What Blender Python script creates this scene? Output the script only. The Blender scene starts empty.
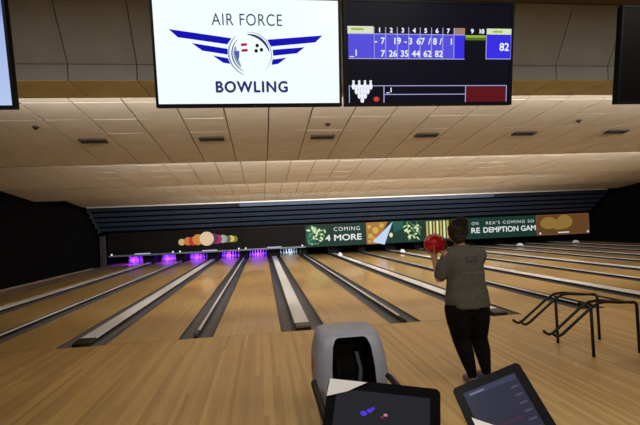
import bpy, math, random
from mathutils import Vector, Matrix
from mathutils.bvhtree import BVHTree

sc = bpy.context.scene
COL = sc.collection
random.seed(7)

# ------------------------------------------------------------------ camera
CAM_POS = Vector((-0.5938, -7.0556, 1.6525))
F_PX, YAW, PITCH, ROLL = 441.29, 0.131387, 0.0292625, -0.0441093
fw = Vector((math.sin(YAW) * math.cos(PITCH), math.cos(YAW) * math.cos(PITCH), math.sin(PITCH)))
r0 = Vector((math.cos(YAW), -math.sin(YAW), 0))
u0 = r0.cross(fw)
rt = r0 * math.cos(ROLL) + u0 * math.sin(ROLL)
up = u0 * math.cos(ROLL) - r0 * math.sin(ROLL)
cam_d = bpy.data.cameras.new('camera')
cam_d.sensor_fit = 'HORIZONTAL'
cam_d.sensor_width = 36.0
cam_d.lens = F_PX / 640 * 36.0
cam_d.clip_start = 0.05
cam = bpy.data.objects.new('camera', cam_d)
COL.objects.link(cam)
cm = Matrix((rt, up, -fw)).transposed().to_4x4()
cm.translation = CAM_POS
cam.matrix_world = cm
sc.camera = cam

# ------------------------------------------------------------------ world, exposure
world = bpy.data.worlds.new('world')
sc.world = world
world.use_nodes = True
world.node_tree.nodes['Background'].inputs[0].default_value = (0.5, 0.42, 0.36, 1)
world.node_tree.nodes['Background'].inputs[1].default_value = 0.02
vs = sc.view_settings
vs.view_transform = 'Standard'
vs.look = 'None'
vs.exposure = 0.0
vs.gamma = 1.0
vs.use_curve_mapping = False

# ------------------------------------------------------------------ dimensions
LANE, WIDE, NARROW = 1.054, 0.365, 0.265          # lane width, half channel widths
PER = 2 * LANE + 2 * WIDE + 2 * NARROW            # one pair of lanes
PAIRS = range(-2, 6)
XL, XR = -8.95, 19.0
YBACK, YEND = -9.5, 20.2
LANE_END = 19.2
TOOTH_END = [1.75, 6.15, 10.55, 14.95]
TOOTH_START = [-2.25, 1.75, 6.15, 10.55]
ZT, SLOPE = 3.0, 0.105
TILE = 0.607
MASK_Y = 16.7


def area_light(name, loc, rot, sx, sy, power, color, spread=math.pi):
    l = bpy.data.lights.new(name, 'AREA')
    l.shape = 'RECTANGLE'
    l.size, l.size_y = sx, sy
    l.energy = power
    l.color = color
    l.spread = spread
    o = bpy.data.objects.new(name, l)
    o.location = loc
    o.rotation_euler = rot
    COL.objects.link(o)
    return o


WARM = (1.0, 0.93, 0.82)
# cove lamps hidden behind every ceiling riser, shining down the lanes
COVE = [(1.75, 500), (6.15, 500), (10.55, 560), (-2.25, 180)]
for y, pw in COVE:
    area_light('cove_lamp', (3.6, y + 0.10, 3.10), (math.radians(86), 0, 0), 15.0, 0.07, pw, WARM)
# downlights over the concourse behind the bowlers
for x in (-2.2, 0.6, 3.4):
    area_light('concourse_lamp', (x, -5.6, 3.70), (0, 0, 0), 0.6, 0.6, 62, WARM)

# ------------------------------------------------------------------ materials
MATS = {}


def bsdf_mat(name, color, rough=0.5, metal=0.0, emit=None, emit_s=0.0, spec=0.5, noise=0.0, nscale=8.0, coat=0.0, bump=0.0):
    if name in MATS:
        return MATS[name]
    m = bpy.data.materials.new(name)
    m.use_nodes = True
    nt = m.node_tree
    b = nt.nodes['Principled BSDF']
    b.inputs['Base Color'].default_value = (*color, 1)
    b.inputs['Roughness'].default_value = rough
    b.inputs['Metallic'].default_value = metal
    b.inputs['Specular IOR Level'].default_value = spec
    b.inputs['Coat Weight'].default_value = coat
    b.inputs['Coat Roughness'].default_value = 0.08
    if emit is not None:
        b.inputs['Emission Color'].default_value = (*emit, 1)
        b.inputs['Emission Strength'].default_value = emit_s
    if noise > 0 or bump > 0:
        tc = nt.nodes.new('ShaderNodeTexCoord')
        nz = nt.nodes.new('ShaderNodeTexNoise')
        nz.inputs['Scale'].default_value = nscale
        nz.inputs['Detail'].default_value = 4
        nt.links.new(tc.outputs['Object'], nz.inputs['Vector'])
        if noise > 0:
            rp = nt.nodes.new('ShaderNodeValToRGB')
            rp.color_ramp.elements[0].position = 0.3
            rp.color_ramp.elements[1].position = 0.7
            rp.color_ramp.elements[0].color = (*[c * (1 - noise) for c in color], 1)
            rp.color_ramp.elements[1].color = (*[min(1, c * (1 + noise)) for c in color], 1)
            nt.links.new(nz.outputs['Fac'], rp.inputs['Fac'])
            nt.links.new(rp.outputs['Color'], b.inputs['Base Color'])
        if bump > 0:
            bp = nt.nodes.new('ShaderNodeBump')
            bp.inputs['Strength'].default_value = bump
            bp.inputs['Distance'].default_value = 0.01
            nt.links.new(nz.outputs['Fac'], bp.inputs['Height'])
            nt.links.new(bp.outputs['Normal'], b.inputs['Normal'])
    MATS[name] = m
    return m


def wood_mat(name, base, board, rough, coat, length=1.6, var=0.22):
    """narrow boards running along Y: tone per board, fine grain"""
    m = bpy.data.materials.new(name)
    m.use_nodes = True
    nt = m.node_tree
    N, L = nt.nodes, nt.links
    b = N['Principled BSDF']
    geo = N.new('ShaderNodeNewGeometry')
    sep = N.new('ShaderNodeSeparateXYZ')
    L.new(geo.outputs['Position'], sep.inputs[0])

    def mth(op, a, bv=None):
        n = N.new('ShaderNodeMath')
        n.operation = op
        for i, v in enumerate((a, bv)):
            if v is None:
                continue
            if isinstance(v, (int, float)):
                n.inputs[i].default_value = v
            else:
                L.new(v, n.inputs[i])
        return n.outputs[0]
    idx = mth('FLOOR', mth('DIVIDE', sep.outputs['X'], board))
    wn1 = N.new('ShaderNodeTexWhiteNoise')
    wn1.noise_dimensions = '1D'
    L.new(idx, wn1.inputs['W'])
    seg = mth('FLOOR', mth('ADD', mth('DIVIDE', sep.outputs['Y'], length), mth('MULTIPLY', wn1.outputs['Value'], 7.0)))
    cmb = N.new('ShaderNodeCombineXYZ')
    L.new(idx, cmb.inputs[0])
    L.new(seg, cmb.inputs[1])
    wn2 = N.new('ShaderNodeTexWhiteNoise')
    wn2.noise_dimensions = '2D'
    L.new(cmb.outputs[0], wn2.inputs['Vector'])
    mp = N.new('ShaderNodeMapping')
    mp.inputs['Scale'].default_value = (60, 1.6, 1)
    L.new(geo.outputs['Position'], mp.inputs['Vector'])
    nz = N.new('ShaderNodeTexNoise')
    nz.inputs['Scale'].default_value = 1.0
    nz.inputs['Detail'].default_value = 5
    L.new(mp.outputs[0], nz.inputs['Vector'])
    t = mth('ADD', mth('MULTIPLY', wn2.outputs['Value'], 0.55), mth('MULTIPLY', nz.outputs['Fac'], 0.6))
    rp = N.new('ShaderNodeValToRGB')
    rp.color_ramp.elements[0].position = 0.1
    rp.color_ramp.elements[1].position = 0.95
    rp.color_ramp.elements[0].color = (base[0] * (1 - var), base[1] * (1 - var * 1.25), base[2] * (1 - var * 1.4), 1)
    rp.color_ramp.elements[1].color = (base[0] * (1 + var), base[1] * (1 + var * 1.1), base[2] * (1 + var * 1.2), 1)
    L.new(t, rp.inputs['Fac'])
    L.new(rp.outputs['Color'], b.inputs['Base Color'])
    b.inputs['Roughness'].default_value = rough
    b.inputs['Coat Weight'].default_value = coat
    b.inputs['Coat Roughness'].default_value = 0.06
    MATS[name] = m
    return m


M_APPR = wood_mat('approach_maple', (0.40, 0.258, 0.090), 0.046, 0.38, 0.08, 3.6, 0.30)
M_LANE = wood_mat('lane_maple', (0.42, 0.275, 0.100), 0.027, 0.30, 0.35, 1.8, 0.20)
M_EDGE = wood_mat('edge_boards', (0.25, 0.15, 0.08), 0.06, 0.4, 0.1)
M_TILE = bsdf_mat('ceiling_tile', (0.64, 0.585, 0.515), 0.9, noise=0.05, nscale=3.0, bump=0.15)
M_GRID = bsdf_mat('ceiling_grid', (0.16, 0.12, 0.09), 0.8, noise=0.1)
M_FASC = bsdf_mat('fascia_panel', (0.38, 0.395, 0.395), 0.85, noise=0.08, nscale=3)
M_SOFF = bsdf_mat('soffit_tile', (0.62, 0.58, 0.42), 0.85, noise=0.08, nscale=3)
M_BLACKW = bsdf_mat('black_wall', (0.0012, 0.0012, 0.0016), 0.95, noise=0.2, spec=0.1)
M_GUT = bsdf_mat('gutter_grey', (0.036, 0.040, 0.056), 0.45, noise=0.15, nscale=4)
M_CAPL = bsdf_mat('divider_top', (0.55, 0.55, 0.575), 0.4, noise=0.06, nscale=20)
M_BLK = bsdf_mat('black_plastic', (0.006, 0.006, 0.007), 0.45, spec=0.2, noise=0.1, nscale=30)
M_BLKG = bsdf_mat('black_gloss', (0.007, 0.007, 0.008), 0.25, spec=0.3, noise=0.1, nscale=30)
M_KICK = bsdf_mat('kickback_black', (0.004, 0.0035, 0.005), 0.6, spec=0.2, noise=0.15, nscale=5)
M_MASK = bsdf_mat('mask_black', (0.0035, 0.003, 0.003), 0.8, spec=0.15, noise=0.2, nscale=2)
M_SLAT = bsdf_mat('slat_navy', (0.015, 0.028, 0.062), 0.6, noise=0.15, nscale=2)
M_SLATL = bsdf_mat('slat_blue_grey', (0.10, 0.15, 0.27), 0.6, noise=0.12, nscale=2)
M_WHT = bsdf_mat('white_paint', (0.75, 0.75, 0.76), 0.5, noise=0.04)
M_RAIL = bsdf_mat('rail_blue_grey', (0.12, 0.14, 0.19), 0.4, noise=0.1)
M_GREY = bsdf_mat('hood_grey', (0.26, 0.275, 0.34), 0.45, noise=0.06, nscale=12, bump=0.03)


def emis(name, color, s):
    return bsdf_mat(name, [c * 0.05 for c in color], 0.6, emit=color, emit_s=s, spec=0.1)


# ------------------------------------------------------------------ mesh helpers
class MB:
    def __init__(self):
        self.v, self.f = [], []

    def add(self, vs_, fs):
        n = len(self.v)
        self.v += [tuple(p) for p in vs_]
        self.f += [tuple(i + n for i in q) for q in fs]
        return self

    def box(self, x0, x1, y0, y1, z0, z1):
        vs_ = [(x, y, z) for z in (z0, z1) for y in (y0, y1) for x in (x0, x1)]
        return self.add(vs_, [(0, 2, 3, 1), (4, 5, 7, 6), (0, 1, 5, 4), (2, 6, 7, 3), (0, 4, 6, 2), (1, 3, 7, 5)])

    def bbox(self, x0, x1, y0, y1, z0, z1, b):
        """box with chamfered edges"""
        import bmesh
        bm = bmesh.new()
        bmesh.ops.create_cube(bm, size=1)
        for v in bm.verts:
            v.co = Vector(((x0 + x1) / 2 + v.co.x * (x1 - x0), (y0 + y1) / 2 + v.co.y * (y1 - y0), (z0 + z1) / 2 + v.co.z * (z1 - z0)))
        bmesh.ops.bevel(bm, geom=list(bm.edges), offset=b, segments=2, affect='EDGES', profile=0.5)
        bm.verts.index_update()
        self.add([v.co[:] for v in bm.verts], [tuple(v.index for v in f.verts) for f in bm.faces])
        bm.free()
        return self

    def prism(self, poly, y0, y1):
        """polygon in XZ (counter-clockwise seen from -Y) extruded along Y"""
        n = len(poly)
        vs_ = [(x, y0, z) for x, z in poly] + [(x, y1, z) for x, z in poly]
        fs = [tuple(range(n)), tuple(range(2 * n - 1, n - 1, -1))]
        fs += [((i + 1) % n, i, i + n, (i + 1) % n + n) for i in range(n)]
        return self.add(vs_, fs)

    def prism_x(self, poly, x0, x1):
        """polygon in YZ extruded along X"""
        n = len(poly)
        vs_ = [(x0, y, z) for y, z in poly] + [(x1, y, z) for y, z in poly]
        fs = [tuple(range(n - 1, -1, -1)), tuple(range(n, 2 * n))]
        fs += [(i, (i + 1) % n, (i + 1) % n + n, i + n) for i in range(n)]
        return self.add(vs_, fs)

    def loft(self, rings):
        m = len(rings[0])
        vs_ = [p for r in rings for p in r]
        fs = []
        for k in range(len(rings) - 1):
            for i in range(m):
                j = (i + 1) % m
                fs.append((k * m + i, k * m + j, (k + 1) * m + j, (k + 1) * m + i))
        fs.append(tuple(range(m - 1, -1, -1)))
        fs.append(tuple((len(rings) - 1) * m + i for i in range(m)))
        return self.add(vs_, fs)

    def tube(self, pts, rad, seg=10):
        """swept round tube; rad a number or one per point"""
        pts = [Vector(p) for p in pts]
        if not isinstance(rad, (list, tuple)):
            rad = [rad] * len(pts)
        rings = []
        prev = None
        for i, p in enumerate(pts):
            d = (pts[min(i + 1, len(pts) - 1)] - pts[max(i - 1, 0)]).normalized()
            a = prev if prev is not None else (Vector((0, 0, 1)) if abs(d.z) < 0.9 else Vector((1, 0, 0)))
            s = d.cross(a).normalized()
            t = s.cross(d).normalized()
            prev = t
            rings.append([p + (s * math.cos(q) + t * math.sin(q)) * rad[i] for q in [2 * math.pi * k / seg for k in range(seg)]])
        return self.loft(rings)

    def ell(self, c, r, seg=16, rings=10, rot=None):
        c = Vector(c)
        vs_, fs = [], []
        for i in range(1, rings):
            t = math.pi * i / rings
            for k in range(seg):
                a = 2 * math.pi * k / seg
                v = Vector((r[0] * math.sin(t) * math.cos(a), r[1] * math.sin(t) * math.sin(a), r[2] * math.cos(t)))
                vs_.append(c + (rot @ v if rot else v))
        top = Vector((0, 0, r[2]))
        bot = Vector((0, 0, -r[2]))
        vs_.append(c + (rot @ top if rot else top))
        vs_.append(c + (rot @ bot if rot else bot))
        T, B = len(vs_) - 2, len(vs_) - 1
        for i in range(rings - 2):
            for k in range(seg):
                j = (k + 1) % seg
                fs.append((i * seg + k, (i + 1) * seg + k, (i + 1) * seg + j, i * seg + j))
        for k in range(seg):
            j = (k + 1) % seg
            fs.append((T, k, j))
            fs.append((B, (rings - 2) * seg + j, (rings - 2) * seg + k))
        return self.add(vs_, fs)

    def lathe(self, prof, c=(0, 0, 0), seg=16):
        rings = [[(c[0] + r * math.cos(2 * math.pi * k / seg), c[1] + r * math.sin(2 * math.pi * k / seg), c[2] + z) for k in range(seg)] for r, z in prof]
        return self.loft(rings)

    def flat(self, poly, y):
        """single flat polygon in XZ, facing -Y"""
        return self.add([(x, y, z) for x, z in poly], [tuple(range(len(poly)))])

    def mesh(self, name, mat, smooth=False):
        me = bpy.data.meshes.new(name)
        me.from_pydata(self.v, [], self.f)
        me.materials.append(mat)
        if smooth:
            for p in me.polygons:
                p.use_smooth = True
        me.update()
        return me

    def build(self, name, mat, parent=None, smooth=False):
        return link(name, self.mesh(name, mat, smooth), parent)


def link(name, me, parent=None):
    o = bpy.data.objects.new(name, me)
    COL.objects.link(o)
    if parent is not None:
        o.parent = parent
    return o


def tag(o, label=None, cat=None, group=None, kind=None):
    if label:
        o['label'] = label
    if cat:
        o['category'] = cat
    if group:
        o['group'] = group
    if kind:
        o['kind'] = kind
    return o


def empty(name, loc=(0, 0, 0), rot=(0, 0, 0)):
    o = bpy.data.objects.new(name, None)
    o.empty_display_size = 0.1
    o.location = loc
    o.rotation_euler = rot
    COL.objects.link(o)
    return o


def text(name, s, size, x, z, y, mat, parent, align='CENTER', bold=0.0, sx=1.0, width=None, spacing=1.0):
    """flat lettering facing -Y in the parent's space, centred vertically on z"""
    c = bpy.data.curves.new(name, 'FONT')
    c.body = s
    c.size = size
    c.align_x = align
    c.align_y = 'CENTER'
    c.space_character = spacing
    t = bpy.data.objects.new(name, c)
    COL.objects.link(t)
    bpy.context.view_layer.update()
    me = bpy.data.meshes.new_from_object(t.evaluated_get(bpy.context.evaluated_depsgraph_get()))
    COL.objects.unlink(t)
    bpy.data.objects.remove(t)
    if width:
        xs = [v.co.x for v in me.vertices]
        sx = width / max(1e-6, max(xs) - min(xs))
    for v in me.vertices:
        v.co = Vector((x + v.co.x * sx, y, z + v.co.y))
    if bold:
        base_v = [v.co.copy() for v in me.vertices]
        base_f = [tuple(p.vertices) for p in me.polygons]
        mb = MB()
        for k_, (ax, az) in enumerate(((0, 0), (1, 0), (-1, 0), (0, 1), (0, -1))):
            mb.add([(v.x + ax * bold, v.y - 0.00002 * k_, v.z + az * bold) for v in base_v], base_f)
        me = mb.mesh(name, mat)
    me.materials.clear()
    me.materials.append(mat)
    me.name = name
    return link(name, me, parent)


def remeshed(mb, voxel, smooth_it=4, noise=0.0, nscale=0.1):
    """union of overlapping closed shapes as one continuous skin"""
    me = bpy.data.meshes.new('raw')
    me.from_pydata(mb.v, [], mb.f)
    me.update()
    o = bpy.data.objects.new('raw', me)
    COL.objects.link(o)
    r = o.modifiers.new('r', 'REMESH')
    r.mode = 'VOXEL'
    r.voxel_size = voxel
    s = o.modifiers.new('s', 'SMOOTH')
    s.factor = 0.5
    s.iterations = smooth_it
    if noise:
        tx = bpy.data.textures.new('cloth', 'CLOUDS')
        tx.noise_scale = nscale
        d = o.modifiers.new('d', 'DISPLACE')
        d.texture = tx
        d.strength = noise
        d.texture_coords = 'GLOBAL'
    bpy.context.view_layer.update()
    out = bpy.data.meshes.new_from_object(o.evaluated_get(bpy.context.evaluated_depsgraph_get()))
    bpy.data.objects.remove(o)
    bpy.data.meshes.remove(me)
    for p in out.polygons:
        p.use_smooth = True
    return out


# ================================================================== the setting
fl = MB().box(XL, XR, YBACK, -0.012, -0.25, 0).build('floor', M_APPR)
tag(fl, kind='structure')
sub = MB().box(XL, XR, -0.012, YEND, -0.3, -0.12).build('floor', M_KICK)
tag(sub, kind='structure')
for nm, mb in (('wall_left', MB().box(XL - 0.2, XL, YBACK, YEND, -0.3, 4.0)),
               ('wall_right', MB().box(XR, XR + 0.2, YBACK, YEND, -0.3, 4.0)),
               ('wall_back', MB().box(XL, XR, YEND, YEND + 0.2, -0.3, 4.0)),
               ('wall_rear', MB().box(XL, XR, YBACK - 0.2, YBACK, -0.3, 4.0))):
    tag(mb.build(nm, M_BLACKW if nm != 'wall_rear' else bsdf_mat('rear_wall', (0.12, 0.10, 0.09), 0.8, noise=0.1)), kind='structure')
x_edge = -2 * PER - WIDE - LANE - 0.235
tag(MB().box(XL, x_edge, 0, YEND, -0.12, 0.0).build('floor', M_EDGE), kind='structure')
tag(MB().box(XL, XL + 0.03, -9.0, 16.0, 0.0, 0.05).build('baseboard_left', bsdf_mat('base_grey', (0.2, 0.17, 0.14), 0.5, noise=0.1)), kind='structure')
x_edge2 = 5 * PER + WIDE + LANE + 0.235
tag(MB().box(x_edge2, XR, 0, YEND, -0.12, 0.0).build('floor', M_EDGE), kind='structure')

# ---- saw-tooth tiled ceiling
bk = MB()
for ys, ye in zip(TOOTH_START, TOOTH_END):
    zs = ZT + SLOPE * (ye - ys)
    o_ = 0.012
    bk.prism_x([(ys, zs + o_), (ye, ZT + o_), (ye, ZT + 0.2), (ys, zs + 0.2)], XL, XR)
    bk.box(XL, XR, ye, ye + 0.03, ZT - 0.012, ZT + SLOPE * 4.4 + 0.2)
bk.box(XL, XR, 14.98, YEND, 3.05, 3.15)
bk.box(XL, XR, YBACK, -3.10, 3.742, 3.85)
ceil = tag(bk.build('ceiling', M_GRID), kind='structure')
ang = -math.atan(SLOPE)
tile_me = MB().bbox(-TILE / 2 + 0.009, TILE / 2 - 0.009, -TILE / 2 + 0.004, TILE / 2 - 0.004, -0.010, 0.012, 0.004).mesh('ceiling_tile', M_TILE)
GX = -0.44
stuff = MB()
tv_, tf_ = [v.co.copy() for v in tile_me.vertices], [tuple(p.vertices) for p in tile_me.polygons]
vent_spots = [(GX + TILE * (1.5 + 3 * k), 0.245) for k in range(-2, 4)]
nt_ = 0
for t, (ys, ye) in enumerate(zip(TOOTH_START, TOOTH_END)):
    nrow = int((ye - ys) / TILE)
    for r in range(nrow + 1):
        yc = ye - TILE * (r + 0.5)
        for j in range(-14, 32):
            xc = GX + TILE * (j + 0.5)
            if xc - TILE / 2 < XL or xc + TILE / 2 > XR or yc - TILE / 2 < ys - 0.02:
                continue
            zc = ZT + SLOPE * (ye - yc)
            big = (t == 0 and r <= 5 and -5.5 < xc < 8.3) or (t == 1 and r <= 3 and -7.2 < xc < 11.5)
            j_ang = ang + random.uniform(-0.006, 0.006)
            if big:
                o = link('ceiling_tile', tile_me, ceil)
                o.location = (xc, yc, zc)
                o.rotation_euler = (j_ang, random.uniform(-0.005, 0.005), 0)
                nt_ += 1
            else:
                ca, sa = math.cos(j_ang), math.sin(j_ang)
                stuff.add([(xc + v.x, yc + v.y * ca - v.z * sa, zc + v.y * sa + v.z * ca) for v in tv_], tf_)
st = stuff.build('ceiling_tiles_beyond', M_TILE, ceil)
st['kind'] = 'stuff'

# ---- bulkhead over the approach: sloped panels, band, soffit tiles
YB, YS = -2.80, -2.25
fas = MB()
fas.prism_x([(YS, 3.09), (YB + 0.012, 3.09), (YB + 0.012, 3.235), (-3.10, 3.745), (-3.10, 3.95), (YS, 3.60)], XL, XR)
fascia = tag(fas.build('trim_1', M_GRID), kind='structure')
G2 = 0.005
soff = MB().bbox(-TILE / 2 + G2, TILE / 2 - G2, YB + 0.006, YS, 3.078, 3.09, 0.003).mesh('soffit_tile', M_SOFF)
band = MB().bbox(-TILE / 2 + G2, TILE / 2 - G2, YB, YB + 0.012, 3.086, 3.228, 0.003).mesh('band_panel', M_FASC)
dsl = Vector((0, -3.10 - YB, 3.745 - 3.235)).normalized()
nsl = Vector((0, -dsl.z, dsl.y)) * 0.014
q = [Vector((0, YB + 0.012, 3.24)), Vector((0, -3.10, 3.738))]
slp = MB().prism_x([(q[0].y, q[0].z), (q[0].y + nsl.y, q[0].z + nsl.z), (q[1].y + nsl.y, q[1].z + nsl.z), (q[1].y, q[1].z)], -TILE / 2 + G2, TILE / 2 - G2).mesh('sloped_panel', M_FASC)
for j in range(-14, 32):
    xc = GX + TILE * (j + 0.5) - 0.04
    if xc - TILE / 2 < XL or xc + TILE / 2 > XR:
        continue
    for nm, me in (('soffit_tile', soff), ('band_panel', band), ('sloped_panel', slp)):
        link(nm, me, fascia).location = (xc, 0, 0)
# white edge strip where ceiling meets the slatted valance
tag(MB().box(XL + 0.2, 18.3, 14.90, 14.99, 2.93, 2.99).build('trim_2', M_WHT), kind='structure')

# ---- fluorescent cove fixtures behind the risers
for k, (y, pw) in enumerate(COVE):
    zb = 3.03 if y > 0 else 3.10
    f = empty('cove_light_fixture', (3.6, y + 0.03, zb))
    tag(f, 'long fluorescent cove fixture behind the ceiling step ' + ('above the television bulkhead', 'over the foul line area', 'over the middle of the lanes', 'before the slatted valance')[(k + 1) % 4], 'light', 'cove lights in the ceiling steps')
    MB().box(-7.5, 7.5, 0.0, 0.045, 0, 0.12).build('housing', M_WHT, f)
    MB().tube([(-7.4, 0.055, 0.02), (7.4, 0.055, 0.02)], 0.012, 8).build('tube', emis('tube_glow', (1, 0.85, 0.65), 4.0), f)

# ---- vents and sprinklers
vf = MB()
for (a, b_, c_, d_) in ((-0.2, 0.2, -0.085, -0.065), (-0.2, 0.2, 0.065, 0.085), (-0.2, -0.18, -0.065, 0.065), (0.18, 0.2, -0.065, 0.065)):
    vf.box(a, b_, c_, d_, -0.03, 0.0)
vf_me = vf.mesh('frame', bsdf_mat('vent_brown', (0.05, 0.035, 0.025), 0.6, noise=0.1))
vb_me = MB().box(-0.18, 0.18, -0.065, 0.065, -0.006, 0.0).mesh('backing', M_BLK)
vs_me = MB().prism_x([(-0.009, -0.024), (0.009, -0.012), (0.009, -0.008), (-0.009, -0.020)], -0.18, 0.18).mesh('slat', MATS['vent_brown'])
for x, y in vent_spots:
    v = empty('ceiling_vent', (x, y, ZT + SLOPE * (1.75 - y) - 0.011), (ang, 0, 0))
    tag(v, 'dark brown slotted air vent set in the ceiling tiles', 'vent', 'air vents in a row along the ceiling')
    link('frame', vf_me, v)
    link('backing', vb_me, v)
    for i in range(4):
        link('slat', vs_me, v).location = (0, -0.042 + 0.028 * i, 0)
for x, y in ((-3.70, -0.42), (0.47, -0.38), (4.70, -0.38)):
    s_ = empty('smoke_detector', (x, y, ZT + SLOPE * (1.75 - y) - 0.011), (ang, 0, 0))
    tag(s_, 'small round dark detector on the ceiling tiles', 'detector', 'ceiling detectors')
    MB().lathe([(0.045, 0), (0.045, -0.012), (0.04, -0.02), (0.01, -0.022)][::-1], seg=14).build('base_plate', MATS['vent_brown'], s_)
    MB().lathe([(0.022, -0.02), (0.022, -0.035), (0.012, -0.042), (0.003, -0.043)][::-1], seg=10).build('sensor_dome', M_BLK, s_)

# ================================================================== lanes, gutters, dividers
bed_me = MB().box(-LANE / 2, LANE / 2, 0.0, LANE_END, -0.10, 0.0).mesh('lane_bed', M_LANE)
arrow_me = MB().add([(-0.03, 0, 0.0006), (0.03, 0, 0.0006), (0, 0.15, 0.0006)], [(0, 1, 2)]).mesh('aiming_arrow', bsdf_mat('arrow_brown', (0.10, 0.045, 0.02), 0.3, noise=0.1))
g = MB()
gp = []
for i in range(9):
    a = math.pi * i / 8
    gp.append((-0.112 * math.cos(a), -0.012 - 0.062 * math.sin(a)))
ring = [(-0.1175, -0.012)] + gp + [(0.1175, -0.012), (0.1175, -0.10), (-0.1175, -0.10)]
gv = [(x, y, z) for y in (0.0, 17.9) for x, z in ring]
n = len(ring)
gf = [(i, i + 1, i + 1 + n, i + n) for i in range(n - 1)] + [(n - 1, 0, n, 2 * n - 1)]
g.add(gv, gf)
gut_me = g.mesh('gutter', M_GUT)

MASK_PIC = {-2: 'dark', -1: 'balls', 0: 'dark', 1: 'more', 2: 'sail', 3: 'bars', 4: 'redemption', 5: 'orange'}
lane_lab = {
    -2: ('lane along the black side wall, purple lit pins at its end', 'second lane from the black side wall, purple lit pins at its end'),
    -1: ('third lane from the black side wall, ending under the printed balls', 'fourth lane from the black side wall, ending under the printed balls'),
    0: ('glossy maple lane with purple lit pins beside the wide divider facing the ball return', 'glossy maple lane with bluish white lit pins beside the banner reading more'),
    1: ('glossy maple lane ending under the first half of the banner reading 4 MORE', 'glossy maple lane ending under the word MORE, past the wide divider'),
    2: ('unlit maple lane ending under the orange part beside the pale blue sail', 'unlit maple lane ending under the green part beyond the pale blue sail'),
    3: ('unlit maple lane ending under the yellow barred banner, first of its pair', 'unlit maple lane behind the bowler, ending past the yellow barred banner'),
    4: ('unlit maple lane ending under the letters DEMP', 'unlit maple lane ending under the word GAM of the redemption banner'),
    5: ('unlit maple lane ending under the orange display panel', 'lane along the far black wall beside the orange display panel'),
}
lane_x = []
for k in PAIRS:
    for s, lab in zip((-1, 1), lane_lab[k]):
        xc = k * PER + s * (WIDE + LANE / 2)
        lane_x.append((k, s, xc))
        ln = tag(empty('bowling_lane', (xc, 0, 0)), lab, 'lane', 'bowling lanes')
        link('lane_bed', bed_me, ln)
        for t in (-1, 1):
            link('gutter', gut_me, ln).location = (t * (LANE / 2 + 0.1175), 0, 0)
        for i in range(-3, 4):
            link('aiming_arrow', arrow_me, ln).location = (i * 0.135, 4.75 - abs(i) * 0.27, 0)


def divider(xc, hw, lab, cat_group):
    d = tag(empty('lane_divider', (xc, 0, 0)), lab, 'divider', cat_group)
    L_ = 17.9
    MB().box(-hw, hw, 0.34, L_, -0.12, 0.035).build('body', M_BLK, d)
    MB().prism([(-hw + 0.004, 0.035), (hw - 0.004, 0.035), (hw - 0.014, 0.05), (-hw + 0.014, 0.05)], 0.35, L_).build('top_capping', M_CAPL, d)
    rings = []
    for (y, e, zt) in ((0.34, 0, 0.052), (0.20, 0, 0.051), (0.10, 0.003, 0.046), (0.04, 0.008, 0.034), (0.012, 0.016, 0.012)):
        w = hw - e
        rings.append([(-w, y, -0.12), (w, y, -0.12), (w, y, zt - 0.012), (w - 0.012, y, zt), (-w + 0.012, y, zt), (-w, y, zt - 0.012)])
    MB().loft(rings).build('end_cap', M_BLKG, d)
    return d


wide_lab = {-2: 'wide pale divider nearest the black side wall', -1: 'wide pale divider ending in a black cap, below the printed balls',
            0: 'wide pale divider pointing at the grey ball return', 1: 'wide pale divider ending at the legs of the bowler',
            2: 'wide pale divider running behind the tubular ramp', 3: 'wide pale divider hidden partly by the bowler',
            4: 'wide pale divider below the redemption banner', 5: 'wide pale divider below the orange display panel'}
nar_lab = {-2: 'narrow pale divider between second and third lane from the black side wall', -1: 'narrow pale divider with black cap, beside the purple lit lane of the ball return',
           0: 'narrow pale divider with black cap, between the ball return and the bowler', 1: 'narrow pale divider ending behind the tubular ramp arms',
           2: 'narrow pale divider beyond the tubular ramp, under the sail banner', 3: 'narrow pale divider between barred and redemption banners', 4: 'narrow pale divider between redemption banner and orange panel'}
for k in PAIRS:
    divider(k * PER, 0.13, wide_lab[k], 'wide lane dividers')
    if k < 5:
        divider((k + 0.5) * PER, 0.03, nar_lab[k], 'narrow lane dividers')
# white hoods on the wide dividers of the unlit lanes
for k, nm in ((1, 'banner reading MORE'), (2, 'pale blue sail'), (3, 'yellow barred banner'), (4, 'redemption banner'), (5, 'orange display panel')):
    x = k * PER
    h = tag(empty('divider_hood', (x, 15.7, 0.053)), 'small white peaked hood on the divider below the ' + nm, 'hood', 'white hoods on the dividers')
    MB().loft([[(-0.17, -0.2, 0), (0.17, -0.2, 0), (0.17, 0.25, 0), (-0.17, 0.25, 0)],
               [(-0.15, -0.19, 0.07), (0.15, -0.19, 0.07), (0.15, 0.24, 0.07), (-0.15, 0.24, 0.07)],
               [(-0.06, -0.12, 0.17), (0.06, -0.12, 0.17), (0.06, 0.2, 0.17), (-0.06, 0.2, 0.17)],
               [(-0.025, -0.08, 0.20), (0.025, -0.08, 0.20), (0.025, 0.17, 0.20), (-0.025, 0.17, 0.20)]]).build('shell', bsdf_mat('hood_white', (0.85, 0.85, 0.86), 0.4, noise=0.03), h)
    MB().box(-0.19, 0.19, -0.22, 0.27, 0, 0.012).build('flange', M_BLK, h)
    h.scale = (0.68, 0.68, 0.72)

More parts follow.
